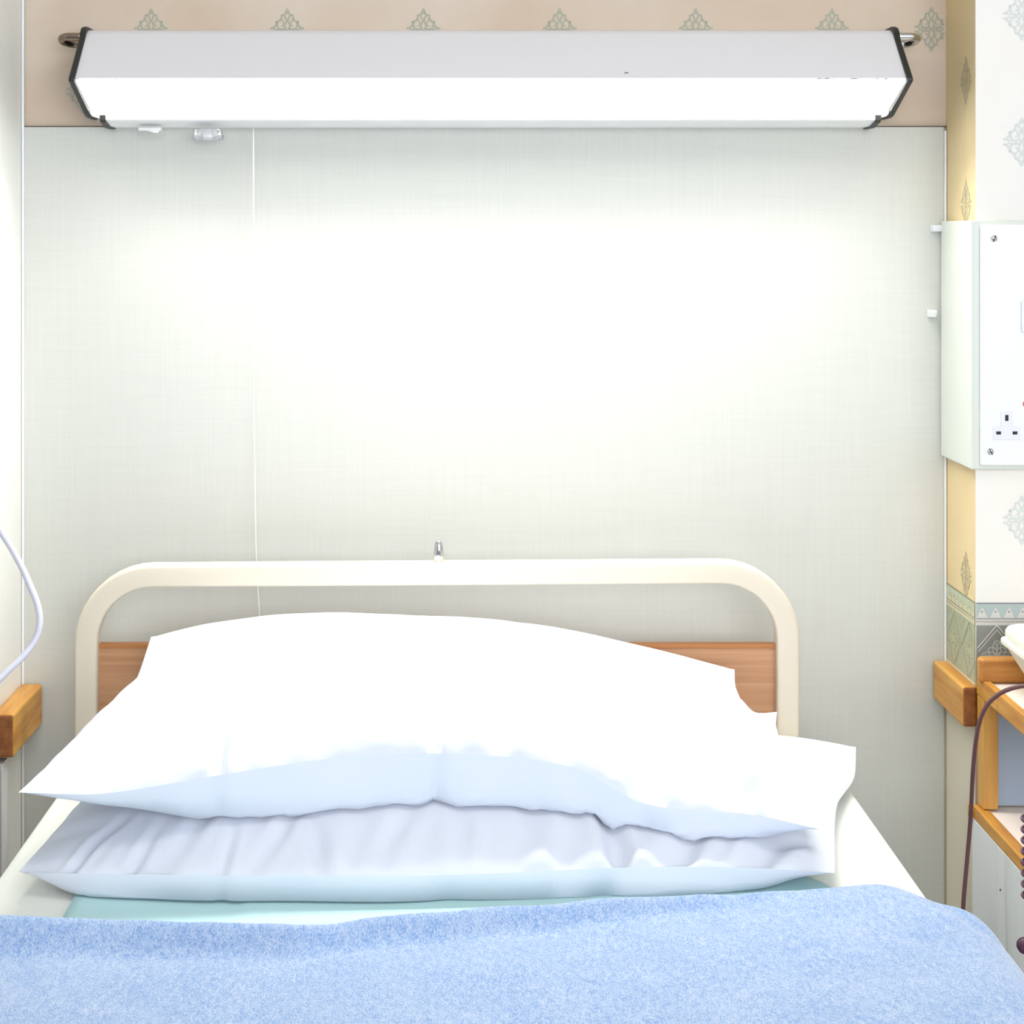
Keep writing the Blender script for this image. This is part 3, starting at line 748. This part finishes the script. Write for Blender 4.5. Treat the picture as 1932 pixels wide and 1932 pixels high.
# ---------------------------------------------------------------- bedside cabinet
cab = thing('bedside_cabinet', 'bedside cabinet with wood edged shelves beside the bed on the right', 'cabinet', (.93, 2.2, 0))
CXL, CXR, CYB, CYF = .706, 1.16, 2.386, 1.96
zT, zS = .731, .557
box('top', CXL+.010, CXR-.010, CYF+.01, CYB, zT-.022, zT-.004, M_shelf, cab)
ymid = P(1882, 0, 2.2); ys_ = CXL*F/(1882-CX)
a1 = box('edge_strip', CXL, CXL+.0098, ys_+.0004, CYB, zT-.026, zT, M_oak_y, cab, b=.002)
a2 = box('edge_strip', CXL, CXL+.0098, CYF, ys_-.0004, zT-.026, zT, M_oak_y, cab, b=.002)
box('edge_strip', CXL+.0102, CXR, CYF, CYF+.0098, zT-.026, zT, M_oak_x, cab, b=.002)
box('edge_strip', CXR-.0098, CXR, CYF+.0102, CYB, zT-.026, zT, M_oak_y, cab, b=.002)
box('gallery_rail', P(1846, 0, 2.36).x, CXR-.012, 2.352, 2.372, zT-.0038, P(0, 1240, 2.36).z, M_oak_x, cab, b=.006)
for x in (CXL+.0005, CXR-.022):
    for y in (CYB-.030, CYF+.004):
        if y < 2.2: continue
        box('post', x, x+.020, y, y+.028, zS+.001, zT-.0262, M_oak_z, cab, b=.001)
box('back_panel', CXL+.0215, CXR-.023, CYB-.012, CYB-.006, zS+.001, zT-.0225, M_blue, cab)
box('post', CXR-.022, CXR-.002, CYF+.004, CYF+.03, zS+.001, zT-.0262, M_oak_z, cab, b=.001)
box('shelf', CXL+.010, CXR-.010, CYF+.01, CYB, zS-.018, zS-.002, M_shelf, cab)
box('edge_strip', CXL-.0065, CXL+.0098, CYF, CYB-.003, zS-.018, zS, M_oak_y, cab, b=.002)
box('edge_strip', CXL+.0102, CXR, CYF, CYF+.0098, zS-.018, zS, M_oak_x, cab, b=.002)
box('edge_stop', CXL-.012, CXL-.0067, CYB-.008, CYB+.0, zS-.018, zS+.001, M_oak_y, cab, b=.002)
yb_ = .70*F/(1880-CX)
box('side_panel', CXL-.006, CXL+.010, yb_+.0006, CYB-.001, .04, zS-.0185, M_cab, cab, b=.001)
dr = box('door', CXL-.0062, CXL+.010, CYF+.01, yb_-.0006, .05, zS-.0185, M_cab, cab, b=.001)
box('cabinet_body', CXL+.0105, CXR-.002, CYF+.012, CYB-.002, .03, zS-.0185, M_cab, cab, b=.001)
box('plinth', CXL+.02, CXR-.02, CYF+.03, CYB-.02, 0, .0395, M_blue, cab)
c = P(1888.5, 1679, 2.26); lathe('screw_hole', [(.0001, 0), (.0016, 0), (.0013, .0008), (.0001, .001)], (CXL-.0062, c.y, c.z), M_slot, cab, axis='x', n=12)
adopt(cab)
# cream lidded tub on the cabinet
tub = thing('lidded_tub', 'cream plastic tub with rounded lid standing on the cabinet top', 'tub', (.84, 2.24, zT-.004))
def loft(name, rings, m, parent, r_=.012):
    """rings (x0,x1,y0,y1,z); rounded rectangles stacked"""
    V = []; k = 0
    for x0_, x1_, y0_, y1_, z in rings:
        for cx_, cy_, a0 in ((x1_-r_, y1_-r_, 0), (x0_+r_, y1_-r_, 90), (x0_+r_, y0_+r_, 180), (x1_-r_, y0_+r_, 270)):
            for q in range(7):
                a = math.radians(a0+90*q/6); V.append((cx_+r_*math.cos(a), cy_+r_*math.sin(a), z))
    n = 28
    Fc = [(i*n+q, i*n+(q+1) % n, (i+1)*n+(q+1) % n, (i+1)*n+q) for i in range(len(rings)-1) for q in range(n)]
    Fc += [tuple(range(n)), tuple(range((len(rings)-1)*n, len(rings)*n))]
    o = fixn(mesh(name, V, Fc, m, parent)); bev(o, .0012, 2); return o
tx0 = P(1890, 0, 2.33).x; tz = zT-.0038; zr_ = P(0, 1215, 2.33).z
X = lambda d: (tx0+d, tx0+.19-d, 2.16+d*.6, 2.345-d*.6)
loft('body', [(*X(.040), tz), (*X(.034), tz+.008), (*X(.006), zr_-.003)], M_tub, tub)
loft('rim', [(*X(.003), zr_-.003), (*X(0), zr_), (*X(0), zr_+.006), (*X(.002), zr_+.008)], M_tub, tub)
loft('lid', [(*X(.006), zr_+.008), (*X(.005), zr_+.012), (*X(.005), zr_+.018), (*X(.008), zr_+.023), (*X(.014), zr_+.0255)], M_tub, tub)
adopt(tub)
# brown cable off the cabinet top
cp_ = [P(2010, 1300, 2.12), P(1970, 1290, 2.14), P(1932, 1294, 2.16), P(1905, 1300, 2.17), P(1883, 1311, 2.185), P(1862, 1331, 2.20), P(1848, 1362, 2.215), P(1841, 1400, 2.225), P(1836, 1450, 2.235), P(1833, 1510, 2.245), P(1830, 1560, 2.25), P(1824, 1630, 2.25), P(1818, 1700, 2.245), P(1816, 1760, 2.24), P(1814, 1900, 2.23)]
dd = smoothpath(cp_, 8)
for p in dd:
    if p.z < zT-.004 and p.x > CXL-.012 and p.y > CYF: p.x = min(p.x, CXL-.012) if p.z < .70 else p.x
cb = tube('power_cable', smoothpath(cp_, 8), .0028, M_brown_cable, sides=10)
tag(cb, 'thin brown cable arching over the cabinet edge and hanging beside the bed', 'cable')
# dark coiled cord and its round end at the frame's right edge
co = thing('coiled_cord', 'dark maroon coiled cord hanging in front of the cabinet door', 'cord', P(1937, 1540, 2.0))
hl = []; a_, b_ = P(1937, 1535, 2.0), P(1938, 1700, 2.0)
turns = 8
for k in range(turns*16+1):
    t = k/(turns*16); an = t*turns*2*math.pi
    hl.append(a_.lerp(b_, t)+Vector((math.cos(an)*.0052, math.sin(an)*.0052, 0)))
tube('coil', hl, .0018, M_maroon, co, sides=8)
tube('lead', smoothpath([b_, P(1940, 1740, 2.0), P(1936, 1783, 2.0)], 8), .0018, M_maroon, co, sides=8)
tube('lead', smoothpath([a_, P(1945, 1400, 2.0), P(1965, 1300, 2.0), P(1990, 1290, 2.02)], 8), .0018, M_maroon, co, sides=8)
e = P(1933, 1784, 2.0)
lathe('ring_end', [(.004, -.003), (.0085, -.0035), (.0088, .0035), (.0075, .005), (.004, .005)], e, M_maroon, co, axis='y', n=20)
adopt(co)
# pale hose on the left
hz = [P(-60, 870, 2.30), P(-12, 880, 2.30), P(-22, 940, 2.30), P(-2, 995, 2.30), P(22, 1035, 2.29), P(42, 1072, 2.28), P(58, 1108, 2.27), P(71, 1142, 2.26), P(75, 1175, 2.255), P(66, 1207, 2.25), P(44, 1238, 2.24), P(18, 1263, 2.23), P(-8, 1288, 2.22), P(-60, 1330, 2.20)]
hs_ = tube('oxygen_hose', smoothpath(hz, 8), .0043, M_hose, sides=14)
tag(hs_, 'pale lavender grey hose looping in from the left above the wooden rail', 'hose')
